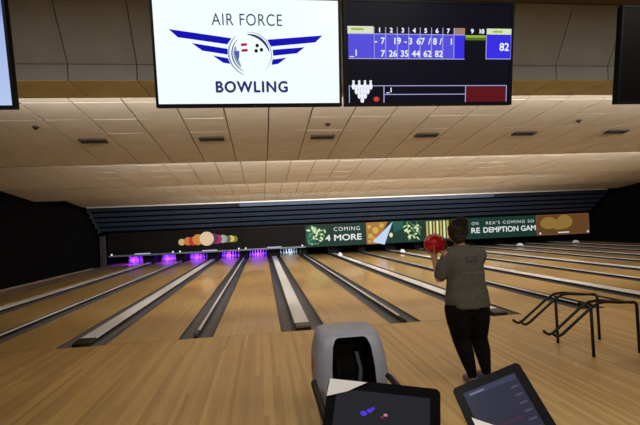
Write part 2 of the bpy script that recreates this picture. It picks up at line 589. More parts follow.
# ================================================================== pin ends: kickbacks, masking, pins
PANEL = {-2: 'wall side panel', -1: 'printed balls panel', 0: 'plain black panel', 1: 'display reading MORE', 2: 'sail display', 3: 'barred display', 4: 'redemption display', 5: 'orange display'}
for k in PAIRS:
    for xc, hw in ((k * PER, 0.30), ((k + 0.5) * PER, 0.20)):
        if hw == 0.20 and k == 5:
            continue
        kb = MB().box(xc - hw, xc + hw, 17.92, 20.0, -0.119, 0.75).build('kickback', M_KICK)
        tag(kb, 'wide black partition between pin decks under the ' + PANEL[k] if hw > .25 else 'narrow black partition between pin decks where ' + PANEL[k] + ' meets ' + PANEL[k + 1], 'partition', 'partitions between the pin decks')
cur = MB().box(XL + 0.1, XR - 0.1, 20.02, 20.08, -0.1, 0.9).build('pit_curtain', M_BLACKW)
tag(cur, 'black curtain closing the pit behind all pins', 'curtain')

PIN = [(0.0258, 0), (0.0286, 0.02), (0.0363, 0.057), (0.0496, 0.086), (0.0572, 0.114), (0.0605, 0.143), (0.0578, 0.184), (0.047, 0.219), (0.031, 0.254), (0.0248, 0.273), (0.0228, 0.292), (0.0239, 0.305), (0.0281, 0.323), (0.0323, 0.344), (0.0300, 0.362), (0.0200, 0.377), (0.006, 0.381)]
pin_me = MB().lathe(PIN, seg=14).mesh('pin_body', bsdf_mat('pin_white', (0.82, 0.8, 0.78), 0.25, noise=0.02), True)
str_me = MB().lathe([(0.0255, 0.268), (0.0256, 0.2735), (0.0246, 0.280)], seg=14).mesh('neck_stripe', bsdf_mat('pin_red', (0.6, 0.02, 0.03), 0.3, noise=0.05))
PINL = {(-2, -1): 'lane along the black side wall', (-2, 1): 'second lane from the black side wall', (-1, -1): 'third lane from the black side wall', (-1, 1): 'fourth lane from the black side wall', (0, -1): 'lane next to the white lit pins'}
PURPLE = (0.17, 0.018, 1.0)
for k, s, xc in lane_x:
    if k > 0:
        continue
    white = (k == 0 and s == 1)
    for row in range(4):
        for i in range(row + 1):
            p_ = empty('bowling_pin', (xc + (i - row / 2) * 0.3048, 18.29 + row * 0.264, 0))
            tag(p_, 'bowling pin racked under cool white light' if white else 'bowling pin under purple light on the ' + PINL[(k, s)], 'pin', 'pins under white light' if white else 'purple pins on the ' + PINL[(k, s)])
            link('pin_body', pin_me, p_)
            link('neck_stripe', str_me, p_)
    # lamp bar over the pin deck
    lb = empty('pin_light', (xc, 17.94, 0.62))
    tag(lb, 'cool white lamp bar above the pin deck' if white else 'purple lamp bar above the pins of the ' + PINL[(k, s)], 'lamp', 'white pin deck lamps' if white else 'purple pin deck lamps')
    MB().box(-0.592, 0.592, 0, 0.05, 0.02, 0.10).build('housing', M_BLK, lb)
    MB().tube([(-0.38, 0.03, 0.005), (0.38, 0.03, 0.005)], 0.014, 8).build('tube', emis('tube_white', (0.6, 0.8, 1), 6) if white else emis('tube_purple', PURPLE, 6), lb)
    area_light('pin_lamp', (xc, 18.0, 0.60), (math.radians(30), 0, 0), 0.8, 0.05, 11 if white else 52, (0.45, 0.70, 1.0) if white else PURPLE)

# masking units: one panel for each pair of lanes
P_LEAF = emis('print_leaf', (0.62, 0.74, 0.38), 1.0)
P_LEAF2 = emis('print_leaf_dark', (0.14, 0.34, 0.16), 0.7)
P_GREEN = emis('print_green', (0.010, 0.040, 0.030), 0.9)
P_TEAL = emis('print_teal', (0.018, 0.12, 0.10), 0.8)
P_WHITE = emis('print_white', (0.9, 0.95, 0.92), 0.75)
P_ORANGE = emis('print_orange', (0.45, 0.20, 0.05), 0.8)
P_YEL = emis('print_yellow', (0.75, 0.48, 0.10), 0.75)
P_SAIL = emis('print_sail', (0.55, 0.68, 0.95), 0.9)
P_BROWN = emis('print_brown', (0.20, 0.075, 0.035), 0.8)
P_GOLD = emis('print_gold', (0.36, 0.21, 0.05), 0.7)
mask_lab = {'dark': 'plain black masking panel above purple lit lanes', 'balls': 'black masking panel printed with a row of coloured bowling balls',
            'more': 'dark green display panel reading 4 MORE with pale leaves', 'sail': 'orange and green display panel with a pale blue sail',
            'bars': 'green display panel with yellow upright bars behind the bowler', 'redemption': 'dark green display panel reading DEMPTION GAM',
            'orange': 'orange brown display panel with golden blobs'}


def disc(cx, cz, rx, rz, y, n=20):
    return MB().flat([(cx + rx * math.cos(-2 * math.pi * i / n), cz + rz * math.sin(-2 * math.pi * i / n)) for i in range(n)][::-1], y)


def leaves(cx, cz, w, h, cnt, y, parent, seed):
    rnd = random.Random(seed)
    for mat, c in ((P_LEAF2, cnt), (P_LEAF, cnt)):
        mb = MB()
        for i in range(c):
            a = rnd.uniform(0, math.pi)
            l, t = rnd.uniform(0.07, 0.15), rnd.uniform(0.03, 0.06)
            x, z = cx + rnd.gauss(0, 0.33) * w, cz + rnd.gauss(0, 0.33) * h
            x = max(cx - w * .6, min(cx + w * .6, x))
            z = max(cz - h * .6, min(cz + h * .6, z))
            ca, sa = math.cos(a), math.sin(a)
            mb.flat([(x + ca * u * l - sa * v * t, z + sa * u * l + ca * v * t) for u, v in ((-1, 0), (-.3, -.9), (.5, -.8), (1, 0), (.5, .8), (-.3, .9))], y - (0.001 if mat is P_LEAF else 0))
        o = mb.build('printed_leaves', mat, parent)
        o['kind'] = 'stuff'


for k in PAIRS:
    pic = MASK_PIC[k]
    m = empty('masking_panel', (k * PER, MASK_Y, 0))
    left = k <= 0
    z0, z1 = (0.58, 1.69) if left else (0.50, 1.69)
    lab = mask_lab[pic]
    if k == -2:
        lab = 'plain black masking panel beside the black side wall'
    if k == 0:
        lab = 'plain black masking panel between printed balls and green display'
    tag(m, lab, 'panel', 'masking panels over the lane ends')
    hw = PER / 2 - 0.01
    yb = 0.0
    bd = MB().box(-hw, hw, yb, yb + 0.06, z0, z1).build('board', M_MASK if left else P_GREEN if pic in ('more', 'redemption', 'bars', 'sail') else P_BROWN, m)
    MB().box(-hw, hw, yb + 0.06, yb + 0.10, z0 + 0.05, z1 + 0.02).build('backing_frame', M_BLK, m)
    if left:
        MB().bbox(-hw, hw, yb - 0.05, yb, 0.50, 0.58, 0.01).build('bottom_rail', M_RAIL, m)
        gl = emis('marker_glow', (0.9, 0.93, 1.0), 1.0)
        MB().bbox(-0.38, 0.38, yb - 0.075, yb - 0.02, 0.585, 0.625, 0.006).build('lane_marker_bar', emis('bar_glow', (0.55, 0.65, 0.85), 0.9), m)
        for x in (-hw + 0.17, hw - 0.17):
            MB().ell((x, yb - 0.04, 0.62), (0.045, 0.045, 0.045), 10, 7).build('marker_lamp', gl, m, True)
    e1, e2, e3 = yb - 0.003, yb - 0.006, yb - 0.009
    if pic == 'balls':
        for i, (x, z, r, c) in enumerate([(-1.45, 1.10, .20, (.62, .42, .18)), (-1.12, 1.13, .25, (.62, .17, .05)), (-0.85, 1.13, .27, (.50, .04, .03)), (-0.60, 1.19, .33, (.60, .25, .05)),
                                          (1.33, 1.14, .20, (.22, .22, .02)), (1.15, 1.16, .20, (.80, .52, .16)), (0.95, 1.15, .22, (.10, .16, .05)), (0.72, 1.17, .25, (.40, .38, .40)), (0.42, 1.17, .28, (.42, .03, .10)), (0.18, 1.20, .34, (.11, .03, .13)),
                                          (-0.14, 1.22, .43, (.78, .58, .36))]):
            disc(x * 0.97, z, r * 0.86, r * 0.86, e1 - 0.0015 * i).build('printed_ball', emis('ball_print_%d' % i, c, 0.85), bd)
    elif pic == 'more':
        leaves(-1.05, 1.15, 0.75, 0.8, 22, e1, bd, 3)
        disc(-1.35, 1.12, 0.28, 0.55, e1 + 0.001).build('printed_glow', P_TEAL, bd)
        text('lettering', 'COMING', 0.30, 0.62, 1.40, e2, P_WHITE, bd, width=1.45, spacing=1.25)
        text('lettering', '4 MORE', 0.46, 0.42, 0.93, e2, P_WHITE, bd, width=2.0, bold=0.012)
    elif pic == 'sail':
        MB().flat([(-hw, z0), (-1.05, z0), (-0.45, z1), (-hw, z1)], e1).build('printed_orange', P_ORANGE, bd)
        for x, z, r in ((-1.45, .95, .14), (-1.15, 1.25, .18), (-1.5, 1.45, .11), (-1.25, .78, .1), (-.8, 1.5, .13), (-1.5, .66, .08)):
            disc(x, z, r, r, e2).build('printed_blob', P_YEL, bd)
        MB().flat([(-1.35, 0.62), (-0.68, 0.44), (-0.16, 1.68), (-0.75, 1.15)], e3).build('printed_sail', P_SAIL, bd)
        disc(-0.28, 0.95, 0.1, 0.13, e2).build('printed_blob', P_LEAF, bd)
        MB().flat([(-0.1, 1.1), (0.5, 1.3), (0.4, z1), (-0.15, z1)], e1).build('printed_teal', P_TEAL, bd)
        leaves(0.98, 1.12, 0.75, 0.75, 22, e2, bd, 5)
    elif pic == 'bars':
        for i in range(7):
            x = -1.55 + i * 0.2
            MB().flat([(x - .06, .62), (x + .06, .62), (x + .07, 1.62), (x - .05, 1.62)], e2).build('printed_bar', P_LEAF if i % 2 else P_YEL, bd)
        text('lettering', 'ON', 0.24, 1.30, 1.36, e2, P_WHITE, bd, width=0.40, spacing=1.3)
        text('lettering', 'RE', 0.42, 1.30, 0.96, e2, P_WHITE, bd, width=0.50, bold=0.010)
    elif pic == 'redemption':
        text('lettering', 'REX’S COMING SO', 0.24, 0.06, 1.36, e2, P_WHITE, bd, width=2.95, spacing=1.3)
        text('lettering', 'DEMPTION GAM', 0.42, 0.02, 0.96, e2, P_WHITE, bd, width=3.2, bold=0.010)
    elif pic == 'orange':
        MB().flat([(-hw + .05, z0 + .05), (hw - .05, z0 + .05), (hw - .05, z1 - .05), (-hw + .05, z1 - .05)], e1).build('printed_field', emis('print_rust', (.14, .062, .02), .8), bd)
        for x, z, r, s_ in ((-0.9, 1.2, .55, .35), (0.1, 1.25, .5, .4), (-0.3, 1.1, .5, .3)):
            disc(x, z, r, s_, e2).build('printed_blob', P_GOLD, bd)
        for x in (-hw + .2, hw - .12):
            disc(x, .62, .06, .06, e3).build('printed_spot', P_WHITE, bd)
        MB().flat([(-.35, .60), (.35, .60), (.35, .66), (-.35, .66)], e3).build('printed_line', P_WHITE, bd)

# left end post of the masking
pst = MB().bbox(-8.80, -8.53, MASK_Y - 0.1, MASK_Y + 0.1, 0.0, 1.60, 0.02).build('mask_post', bsdf_mat('post_grey', (0.025, 0.023, 0.025), 0.6, noise=0.1))
tag(pst, 'dark grey upright post at the end of the black masking', 'post')

# slatted valance leaning out over the lanes
val = tag(empty('slatted_valance', (0, MASK_Y, 1.72)), 'navy slatted valance stepping out above the masking panels', 'valance')
NS = 5
y0_, z0_, y1_, z1_ = 0.0, 0.02, 15.02 - MASK_Y, 2.92 - 1.72
for i in range(NS):
    a, b_ = i / NS, (i + 1) / NS
    ya, za = y0_ + (y1_ - y0_) * a, z0_ + (z1_ - z0_) * a
    yb_, zb_ = y0_ + (y1_ - y0_) * b_, z0_ + (z1_ - z0_) * b_
    for k in PAIRS:
        xa = max(k * PER - PER / 2 + 0.01, -8.72)
        xb = min(k * PER + PER / 2 - 0.01, 18.75)
        if k == -2:
            xa = -8.72
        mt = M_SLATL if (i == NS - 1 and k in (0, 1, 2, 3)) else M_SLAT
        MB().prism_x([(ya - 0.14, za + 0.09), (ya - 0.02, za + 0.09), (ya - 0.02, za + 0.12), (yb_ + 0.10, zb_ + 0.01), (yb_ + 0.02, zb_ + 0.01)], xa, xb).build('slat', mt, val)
        if k == -2:
            MB().box(-8.78, -8.72, yb_ - 0.02, ya + 0.05, za, zb_).build('end_bracket', MATS['post_grey'], val)
bp_ = MB().prism_x([(0.10, 0.01), (0.16, 0.01), (y1_ + 0.20, z1_), (y1_ + 0.14, z1_)], -8.7, 18.75).build('back_board', M_BLACKW, val)

# ================================================================== televisions
TVY, TVZ, TW, TH = -4.05, 2.476, 1.245, 0.715
M_BEZ = bsdf_mat('tv_bezel', (0.003, 0.003, 0.005), 0.5, spec=0.12, noise=0.1, nscale=20)


def make_tv(xc, lab, screen_mat):
    t = empty('television', (xc, TVY, TVZ), (math.radians(9), 0, 0))
    tag(t, lab, 'television', 'televisions hung over the approach')
    MB().bbox(-TW / 2, TW / 2, 0, 0.05, 0, TH, 0.006).build('casing', M_BEZ, t)
    b_ = 0.017
    fr = MB()
    fr.box(-TW / 2, TW / 2, -0.006, 0, 0, b_ + 0.006).box(-TW / 2, TW / 2, -0.006, 0, TH - b_, TH)
    fr.box(-TW / 2, -TW / 2 + b_, -0.006, 0, b_ + .006, TH - b_).box(TW / 2 - b_, TW / 2, -0.006, 0, b_ + .006, TH - b_)
    fr.build('bezel', M_BEZ, t)
    s_ = MB().flat([(-TW / 2 + b_, b_ + .006), (TW / 2 - b_, b_ + .006), (TW / 2 - b_, TH - b_), (-TW / 2 + b_, TH - b_)], -0.002).build('screen', screen_mat, t)
    MB().box(-0.2, 0.2, 0.05, 0.09, 0.2, 0.5).build('mount_plate', M_BLK, t)
    MB().tube([(0, 0.09, 0.35), (0, 0.16, 0.40), (0, 0.30, 1.27)], 0.025, 10).build('ceiling_pole', M_BLK, t)
    MB().ell((0.02, -0.004, 0.004), (0.012, 0.008, 0.006), 8, 6).build('sensor_eye', M_BLK, t)
    return t, s_


def grad_screen(name, c0, c1, s):
    m = bpy.data.materials.new(name)
    m.use_nodes = True
    nt = m.node_tree
    b_ = nt.nodes['Principled BSDF']
    b_.inputs['Base Color'].default_value = (0.02, 0.02, 0.02, 1)
    b_.inputs['Roughness'].default_value = 0.3
    tc = nt.nodes.new('ShaderNodeTexCoord')
    sp = nt.nodes.new('ShaderNodeSeparateXYZ')
    rp = nt.nodes.new('ShaderNodeValToRGB')
    mr = nt.nodes.new('ShaderNodeMapRange')
    nt.links.new(tc.outputs['Object'], sp.inputs[0])
    nt.links.new(sp.outputs['Z'], mr.inputs['Value'])
    mr.inputs['From Min'].default_value = 0.0
    mr.inputs['From Max'].default_value = TH
    nt.links.new(mr.outputs[0], rp.inputs['Fac'])
    rp.color_ramp.elements[0].color = (*c0, 1)
    rp.color_ramp.elements[1].color = (*c1, 1)
    e_ = rp.color_ramp.elements.new(0.72)
    e_.color = (c0[0] * .7 + c1[0] * .3, c0[1] * .7 + c1[1] * .3, c0[2] * .9 + c1[2] * .1, 1)
    nt.links.new(rp.outputs['Color'], b_.inputs['Emission Color'])
    b_.inputs['Emission Strength'].default_value = s
    return m


tv1, s1 = make_tv(-0.632, 'television with white screen showing a winged bowling ball logo', bsdf_mat('screen_white', (0.02, 0.02, 0.02), 0.3, emit=(0.90, 0.985, 1.0), emit_s=1.0))
tv2, s2 = make_tv(0.632, 'television showing a dark blue bowling score sheet', bsdf_mat('screen_dark', (0.002, 0.002, 0.004), 0.5, spec=0.08, emit=(0.0012, 0.0012, 0.005), emit_s=1.0))
tv0, s0 = make_tv(0.632 - PER, 'television with pale blue sky picture beside the white logo screen', grad_screen('screen_sky', (0.48, 0.60, 0.88), (0.06, 0.13, 0.42), 0.95))
tv3, s3 = make_tv(-0.632 + PER, 'television switched off with black screen', bsdf_mat('screen_off', (0.0015, 0.0015, 0.002), 0.5, spec=0.08, noise=0.1))

# --- logo on the white screen (u, v in metres from the bottom middle of the set)
I_BLUE = emis('ink_blue', (0.003, 0.003, 0.46), 0.95)
I_NAVY = emis('ink_navy', (0.02, 0.03, 0.16), 0.9)
I_SLATE = emis('ink_slate', (0.04, 0.06, 0.14), 0.9)
I_PALE = emis('ink_pale', (0.28, 0.38, 0.55), 0.9)
I_RED = emis('ink_red', (0.40, 0.01, 0.05), 0.9)
I_BLK = emis('ink_black', (0.004, 0.004, 0.006), 0.5)


def p1(x, y):
    return ((x - 248.3) * 0.00668, (106.5 - y) * 0.00655)


def poly1(name, pts, mat, y=-0.0032):
    return MB().flat([p1(*q_) for q_ in pts], y).build(name, mat, s1)


text('lettering', 'AIR FORCE', 0.108, p1(247.5, 20)[0], p1(0, 20.8)[1], -0.0032, I_SLATE, s1, width=0.462, spacing=1.1)
text('lettering', 'BOWLING', 0.100, p1(249.5, 87)[0], p1(0, 86.8)[1], -0.0032, I_NAVY, s1, width=0.475, bold=0.0035, spacing=1.15)
for w in ([(171.3, 30.2), (179.8, 38), (227, 44.3), (231.3, 38.3)], [(192.5, 43.3), (202.4, 50.7), (226.8, 54.3), (227, 48.6)], [(212.2, 55.3), (222, 62.3), (229, 63.4), (226.8, 57.8)],
          [(322.5, 34.5), (315, 41.5), (269.9, 46), (266.5, 39.3)], [(304, 46.4), (295.8, 52.6), (271.8, 55.2), (271.5, 49.2)], [(285.4, 57), (276.5, 63.3), (269.9, 64.2), (271, 58.9)]):
    poly1('wing_feather', w, I_BLUE)


def arc(name, cx, cy, ro, ri, a0, a1, mat, taper=False, n=18, y=-0.0036):
    mb = MB()
    for i in range(n):
        t0, t1 = i / n, (i + 1) / n
        q4 = []
        for t, r_in in ((t0, 0), (t1, 0), (t1, 1), (t0, 1)):
            a = math.radians(a0 + (a1 - a0) * t)
            th = (ro - ri) * (math.sin(math.pi * t) ** 0.5 if taper else 1)
            r = ro - (th if r_in else 0)
            q4.append(p1(cx + r * math.cos(a), cy - r * math.sin(a)))
        mb.flat(q4, y)
    return mb.build(name, mat, s1)


arc('ball_ring', 249, 53.5, 22, 20.4, 125, 255, I_PALE, True)
arc('ball_ring', 249, 53.5, 21.5, 20.6, -50, 100, I_PALE, True)
arc('ball_ring', 249, 53.5, 19.5, 17.0, 5, 98, I_NAVY, True)
arc('ball_ring', 249, 53.5, 18.6, 17.4, 130, 250, I_SLATE, True)
arc('ball_shade', 249, 53.5, 16.6, 12.5, 150, 235, I_PALE, True, y=-0.0034)
poly1('ball_shade', [(233, 51), (238.5, 50.5), (238, 57), (236, 60.5)], emis('ink_mid', (0.08, 0.12, 0.45), .9), -0.0038)
for x, y in ((243.2, 44.6), (243.6, 50.2)):
    poly1('red_bar', [(x - 3, y - 1.2), (x + 3, y - 1.7), (x + 3, y + .9), (x - 3, y + 1.3)], I_RED)
for x, y in ((256.2, 45.2), (260.3, 49.3), (255, 50.4)):
    poly1('finger_hole', [(x + 1.7 * math.cos(a), y + 1.9 * math.sin(a)) for a in [2 * math.pi * i / 12 for i in range(12)]], I_BLK)

# --- score sheet
S_BLUE = emis('score_blue', (0.085, 0.075, 0.72), 0.95)
S_BLUE2 = emis('score_blue_deep', (0.035, 0.025, 0.78), 0.95)
S_LINE = emis('score_line', (0.45, 0.45, 0.85), 0.8)
S_CREAM = emis('score_cream', (0.72, 0.80, 0.55), 0.9)
S_LIME = emis('score_lime', (0.38, 0.55, 0.08), 0.8)
S_LIMED = emis('score_lime_dark', (0.10, 0.20, 0.01), 0.8)
S_WHITE = emis('score_white', (0.85, 0.88, 1.0), 0.95)
S_TAN = emis('score_tan', (0.42, 0.25, 0.18), 0.8)
S_RED = emis('score_maroon', (0.12, 0.006, 0.01), 0.8)
S_RED2 = emis('score_red', (0.65, 0.05, 0.05), 0.9)


def p2(x, y):
    y = y - 0.026 * (x - 347) * (100 - y) / 72
    return ((x - 428.2) * 0.00728, (106.5 - y) * 0.00690)


def poly2(name, x0, y0, x1, y1, mat, off=-0.0032):
    return MB().flat([p2a(x0, y1), p2a(x1, y1), p2a(x1, y0), p2a(x0, y0)], off).build(name, mat, s2)


def p2a(x, y):
    return ((x - 428.2) * 0.00728, (105.4 - y) * 0.00676)


poly2('name_header', 346.5, 26, 371.5, 33.5, S_CREAM)
poly2('name_box', 347, 33.5, 371, 58, S_BLUE)
poly2('frame_field', 372, 33.5, 462.5, 58, S_BLUE)
poly2('frame_field', 451.5, 33.6, 462.4, 57.8, S_BLUE2, -0.0034)
poly2('tan_header', 452, 26.5, 463, 33, S_TAN)
poly2('lime_strip', 463.5, 33.5, 484.5, 35.8, S_LIME)
poly2('lime_strip', 463.5, 35.8, 484.5, 38.5, S_LIMED)
poly2('total_header', 485.5, 26.5, 512.5, 32.5, S_CREAM)
poly2('total_box', 485.5, 33, 511.5, 57.5, S_BLUE2)
for i in range(8):
    x = 372 + 11.4 * i
    poly2('separator', x - .4, 26.5, x + .4, 58, S_LINE, -0.0036)
for y in (33.4, 57.8):
    poly2('rule', 347, y - .4, 463, y + .4, S_LINE, -0.0036)
poly2('rule', 485, 57, 512, 57.8, S_LINE, -0.0036)
for x in (485.3, 511.5):
    poly2('rule', x - .4, 33, x + .4, 57.6, S_LINE, -0.0036)


def t2(s, x, y, size, mat=S_WHITE, bold=0.0015, w=None):
    text('lettering', s, size, p2a(x, y)[0], p2a(x, y)[1], -0.0038, mat, s2, bold=bold, width=w)


for i in range(7):
    t2(str(i + 1), 377.5 + 11.4 * i, 29.8, 0.042, bold=0.0022)
t2('9', 470.5, 29.8, 0.042, bold=0.0022)
t2('10', 480, 29.8, 0.042, bold=0.0022)
for s_, x in (('-', 373.8), ('7', 380.5), ('19', 394.5), ('-', 403), ('3', 408), ('67', 418), ('/', 427), ('8', 432.5), ('/', 438.3), ('1', 449.2)):
    t2(s_, x, 40.5, 0.060)
for s_, x in (('7', 380.5), ('26', 390.5), ('35', 402), ('44', 413.5), ('62', 425), ('82', 436.5)):
    t2(s_, x, 53, 0.060)
t2('_1', 352.5, 52.5, 0.058)
t2('82', 504.3, 45.5, 0.075, bold=0.002)
poly2('caption', 350, 28, 362, 30, S_LIME, -0.0036)
poly2('caption', 492, 28.6, 502, 30.6, S_LIME, -0.0036)
for (a, b_, c_, d_) in ((347, 84.6, 508, 85.4), (347, 102, 508, 102.8), (347, 85, 347.8, 102.5), (507.4, 85, 508.2, 102.5), (381, 85, 382, 102.5), (464.2, 85, 465, 102.5), (381, 93.4, 464.5, 94.2)):
    poly2('frame_rule', a, b_, c_, d_, S_LINE, -0.0034)
poly2('maroon_field', 465, 85.6, 507.2, 101.8, S_RED)
t2('_1', 387, 89.5, 0.045)
for row, cnt in enumerate((4, 3, 2, 1)):
    for i in range(cnt):
        x, y = 360 + (i - (cnt - 1) / 2) * 5.6, 84.5 + row * 4.6
        prof = [(-.9, 4.2), (.9, 4.2), (1.9, 1.6), (1.3, -1.4), (.8, -2.6), (1.3, -4), (.8, -5), (-.8, -5), (-1.3, -4), (-.8, -2.6), (-1.3, -1.4), (-1.9, 1.6)]
        MB().flat([p2a(x + a, y + b_) for a, b_ in prof], -0.0036 - 0.0002 * row).build('pin_icon', S_WHITE, s2)
MB().flat([p2a(374 + 3.6 * math.cos(a) * (1 if i % 2 else .6), 98.5 + 3.2 * math.sin(a) * (1 if i % 2 else .6)) for i, a in enumerate([2 * math.pi * j / 14 for j in range(14)])], -0.0036).build('red_badge', S_RED2, s2)

# ================================================================== ball return
br = tag(empty('ball_return', (0.06, -3.45, 0)), 'grey rounded ball return hood with dark opening behind the tablets', 'ball return')


def rrect(w, d, r, cy, z, n=5):
    pts = []
    for cx, cyy, a0 in ((w / 2 - r, d / 2 - r, 0), (-w / 2 + r, d / 2 - r, 90), (-w / 2 + r, -d / 2 + r, 180), (w / 2 - r, -d / 2 + r, 270)):
        for i in range(n):
            a = math.radians(a0 + 90 * i / (n - 1))
            pts.append((cx + r * math.cos(a), cy + cyy + r * math.sin(a), z))
    return pts


hood = MB().loft([rrect(w, d, r, cy, z) for z, w, d, r, cy in (
    (0.0, .46, .50, .10, .02), (.12, .50, .52, .11, .02), (.30, .555, .54, .12, .0), (.45, .585, .53, .12, .005), (.58, .575, .50, .12, .02), (.68, .54, .47, .11, .03),
    (.745, .505, .435, .10, .042), (.778, .475, .40, .09, .052), (.794, .43, .35, .08, .058), (.80, .36, .28, .07, .062))]).build('hood', M_GREY)
cut = MB().loft([rrect(.34, .36, .05, -.20, .30, 4), rrect(.335, .36, .05, -.17, .55, 4), rrect(.30, .36, .06, -.12, .70, 4), rrect(.26, .34, .06, -.115, .748, 4), rrect(.21, .31, .06, -.115, .764, 4)]).build('cutter', M_BLK)
bo = hood.modifiers.new('b', 'BOOLEAN')
bo.object = cut
bo.operation = 'DIFFERENCE'
bo.solver = 'EXACT'
bo.material_mode = 'TRANSFER'
bpy.context.view_layer.update()
hme = bpy.data.meshes.new_from_object(hood.evaluated_get(bpy.context.evaluated_depsgraph_get()))
bpy.data.objects.remove(hood)
bpy.data.objects.remove(cut)
for p_ in hme.polygons:
    p_.use_smooth = True
hme.set_sharp_from_angle(angle=math.radians(38))
hme.name = 'hood'
link('hood', hme, br)
# mechanism in the opening
MB().box(-.13, .13, -.03, .0, .34, .68).build('ball_door', M_BLK, br)
MB().tube([(-.10, -.08, .31), (-.10, -.075, .56)], .018, 8).build('guide_bar', M_BLKG, br)
MB().tube([(.07, -.08, .31), (.09, -.07, .48), (.06, -.06, .62)], .016, 8).build('guide_bar', bsdf_mat('guide_grey', (.10, .10, .11), .35, noise=.1), br)
# ball rack in front
rk = MB()
for x in (-.085, .085):
    rk.tube([(x, -.16, .40), (x, -1.05, .375)], .014, 8)
rk.build('ball_track', M_BLKG, br)
for sx_ in (-1, 1):
    MB().tube([(sx_ * .285 - .03, -.28, .478), (sx_ * .29 - .03, -.31, .48), (sx_ * .29 - .03, -.34, .48), (sx_ * .29 - .03, -.95, .48), (sx_ * .24 - .03, -1.08, .48), (sx_ * .1 - .03, -1.12, .48)], .024, 10).build('bumper_rail', M_BLK, br, True)
MB().bbox(-.20, .20, -1.05, -.30, .10, .36, .03).build('rack_body', M_GREY, br)
MB().bbox(-.17, .17, -1.0, -.2, 0, .10, .01).build('plinth', M_BLK, br)
MB().add([(-.2945, -.06, .44), (-.2945, .05, .47), (-.2925, .06, .53), (-.2925, -.02, .50), (-.2885, .03, .59), (-.2885, -.05, .56)], [(0, 3, 2, 1), (3, 5, 4, 2)]).build('red_emblem', bsdf_mat('emblem_red', (.5, .06, .02), .5, noise=.1), br)

# the ball return of the next pair of lanes
br2 = br.copy()
COL.objects.link(br2)
br2.location.x += PER
tag(br2, 'grey rounded ball return hood beside the tubular ramp', 'ball return', 'ball returns')
br['group'] = 'ball returns'
for ch in list(br.children):
    c_ = ch.copy()
    COL.objects.link(c_)
    c_.parent = br2

# ================================================================== tubular ramp
M_TUBE = bsdf_mat('ramp_tube', (0.006, 0.005, 0.005), 0.4, spec=0.25, noise=0.15, nscale=40)
rp_ = tag(empty('ball_ramp', (3.42, -2.06, 0)), 'black tubular metal ball ramp with hooked sloping arms', 'ramp')
for yy in (-0.31, 0.31):
    for dx, tag_ in ((0.04, 0), (-0.065, 1)):
        y_ = yy + dx
        e = 0.03 * tag_
        MB().tube([(-.87 + e, y_, .335), (-.84 + e, y_, .305), (-.80 + e, y_, .285), (-.74 + e, y_, .31), (-.38 + e, y_, .575), (-.28 + e, y_, .625), (-.16, y_, .635), (.05, y_ - dx * .5, .61), (.22, yy, .595)], .0165, 8).build('arm', M_TUBE, rp_, True)
    MB().tube([(.20, yy, .596), (.27, yy, .593), (.295, yy, .575), (.30, yy, .53), (.30, yy, 0.0)], .0175, 8).build('leg', M_TUBE, rp_, True)
    MB().tube([(-.29, yy, .61), (-.29, yy, 0.0)], .0175, 8).build('leg', M_TUBE, rp_, True)
for x, z in ((-.27, .60), (.24, .585)):
    MB().tube([(x, -.31, z), (x, .31, z)], .012, 8).build('cross_bar', M_TUBE, rp_, True)

# ================================================================== tablets on stands
M_TAB = bsdf_mat('tablet_black', (0.004, 0.004, 0.005), 0.4, spec=0.12, noise=0.1, nscale=30)


def tablet(O, ex, ey, W, H, lab, scr, base):
    ex, ey = Vector(ex).normalized(), Vector(ey)
    ey = (ey - ex * ey.dot(ex)).normalized()
    nz = ex.cross(ey)
    # local: x right, z up the face, -y towards the viewer
    M = Matrix((ex, -nz, ey)).transposed().to_4x4()
    M.translation = Vector(O) + ex * W / 2 - ey * H
    root = tag(empty('tablet', base), lab, 'tablet', 'scoring tablets')
    T = M.copy()
    T.translation = M.translation - Vector(base)

    def put(mb, name, mat, smooth=False):
        mb.v = [tuple(T @ Vector(v)) for v in mb.v]
        return mb.build(name, mat, root, smooth)
    r_ = 0.014
    pl = []
    for cx, cz, a0 in ((W / 2 - r_, H - r_, 0), (-W / 2 + r_, H - r_, 90), (-W / 2 + r_, r_, 180), (W / 2 - r_, r_, 270)):
        for i in range(5):
            a = math.radians(a0 + 22.5 * i)
            pl.append((cx + r_ * math.cos(a), cz + r_ * math.sin(a)))
    put(MB().prism(pl, 0.0, 0.014), 'case', M_TAB)
    b_ = 0.026
    so = put(MB().flat([(-W / 2 + b_, b_), (W / 2 - b_, b_), (W / 2 - b_, H - b_), (-W / 2 + b_, H - b_)], -0.0008), 'screen', scr)
    put(MB().box(-.05, .05, .014, .03, H / 2 - .05, H / 2 + .05), 'mount_plate', M_BLK)
    back = T @ Vector((0, .03, H / 2))
    dn = T.to_3x3() @ Vector((0, 1, 0))
    b0 = back + dn * .07
    MB().tube([back, b0, (b0.x, b0.y, b0.z - .1), (b0.x, b0.y, 0.02)], .018, 10).build('pole', M_BLK, root, True)
    MB().lathe([(.16, 0), (.16, .012), (.13, .022), (.03, .03)], (b0.x, b0.y, 0), 24).build('foot', M_BLK, root)
    return root, so, put


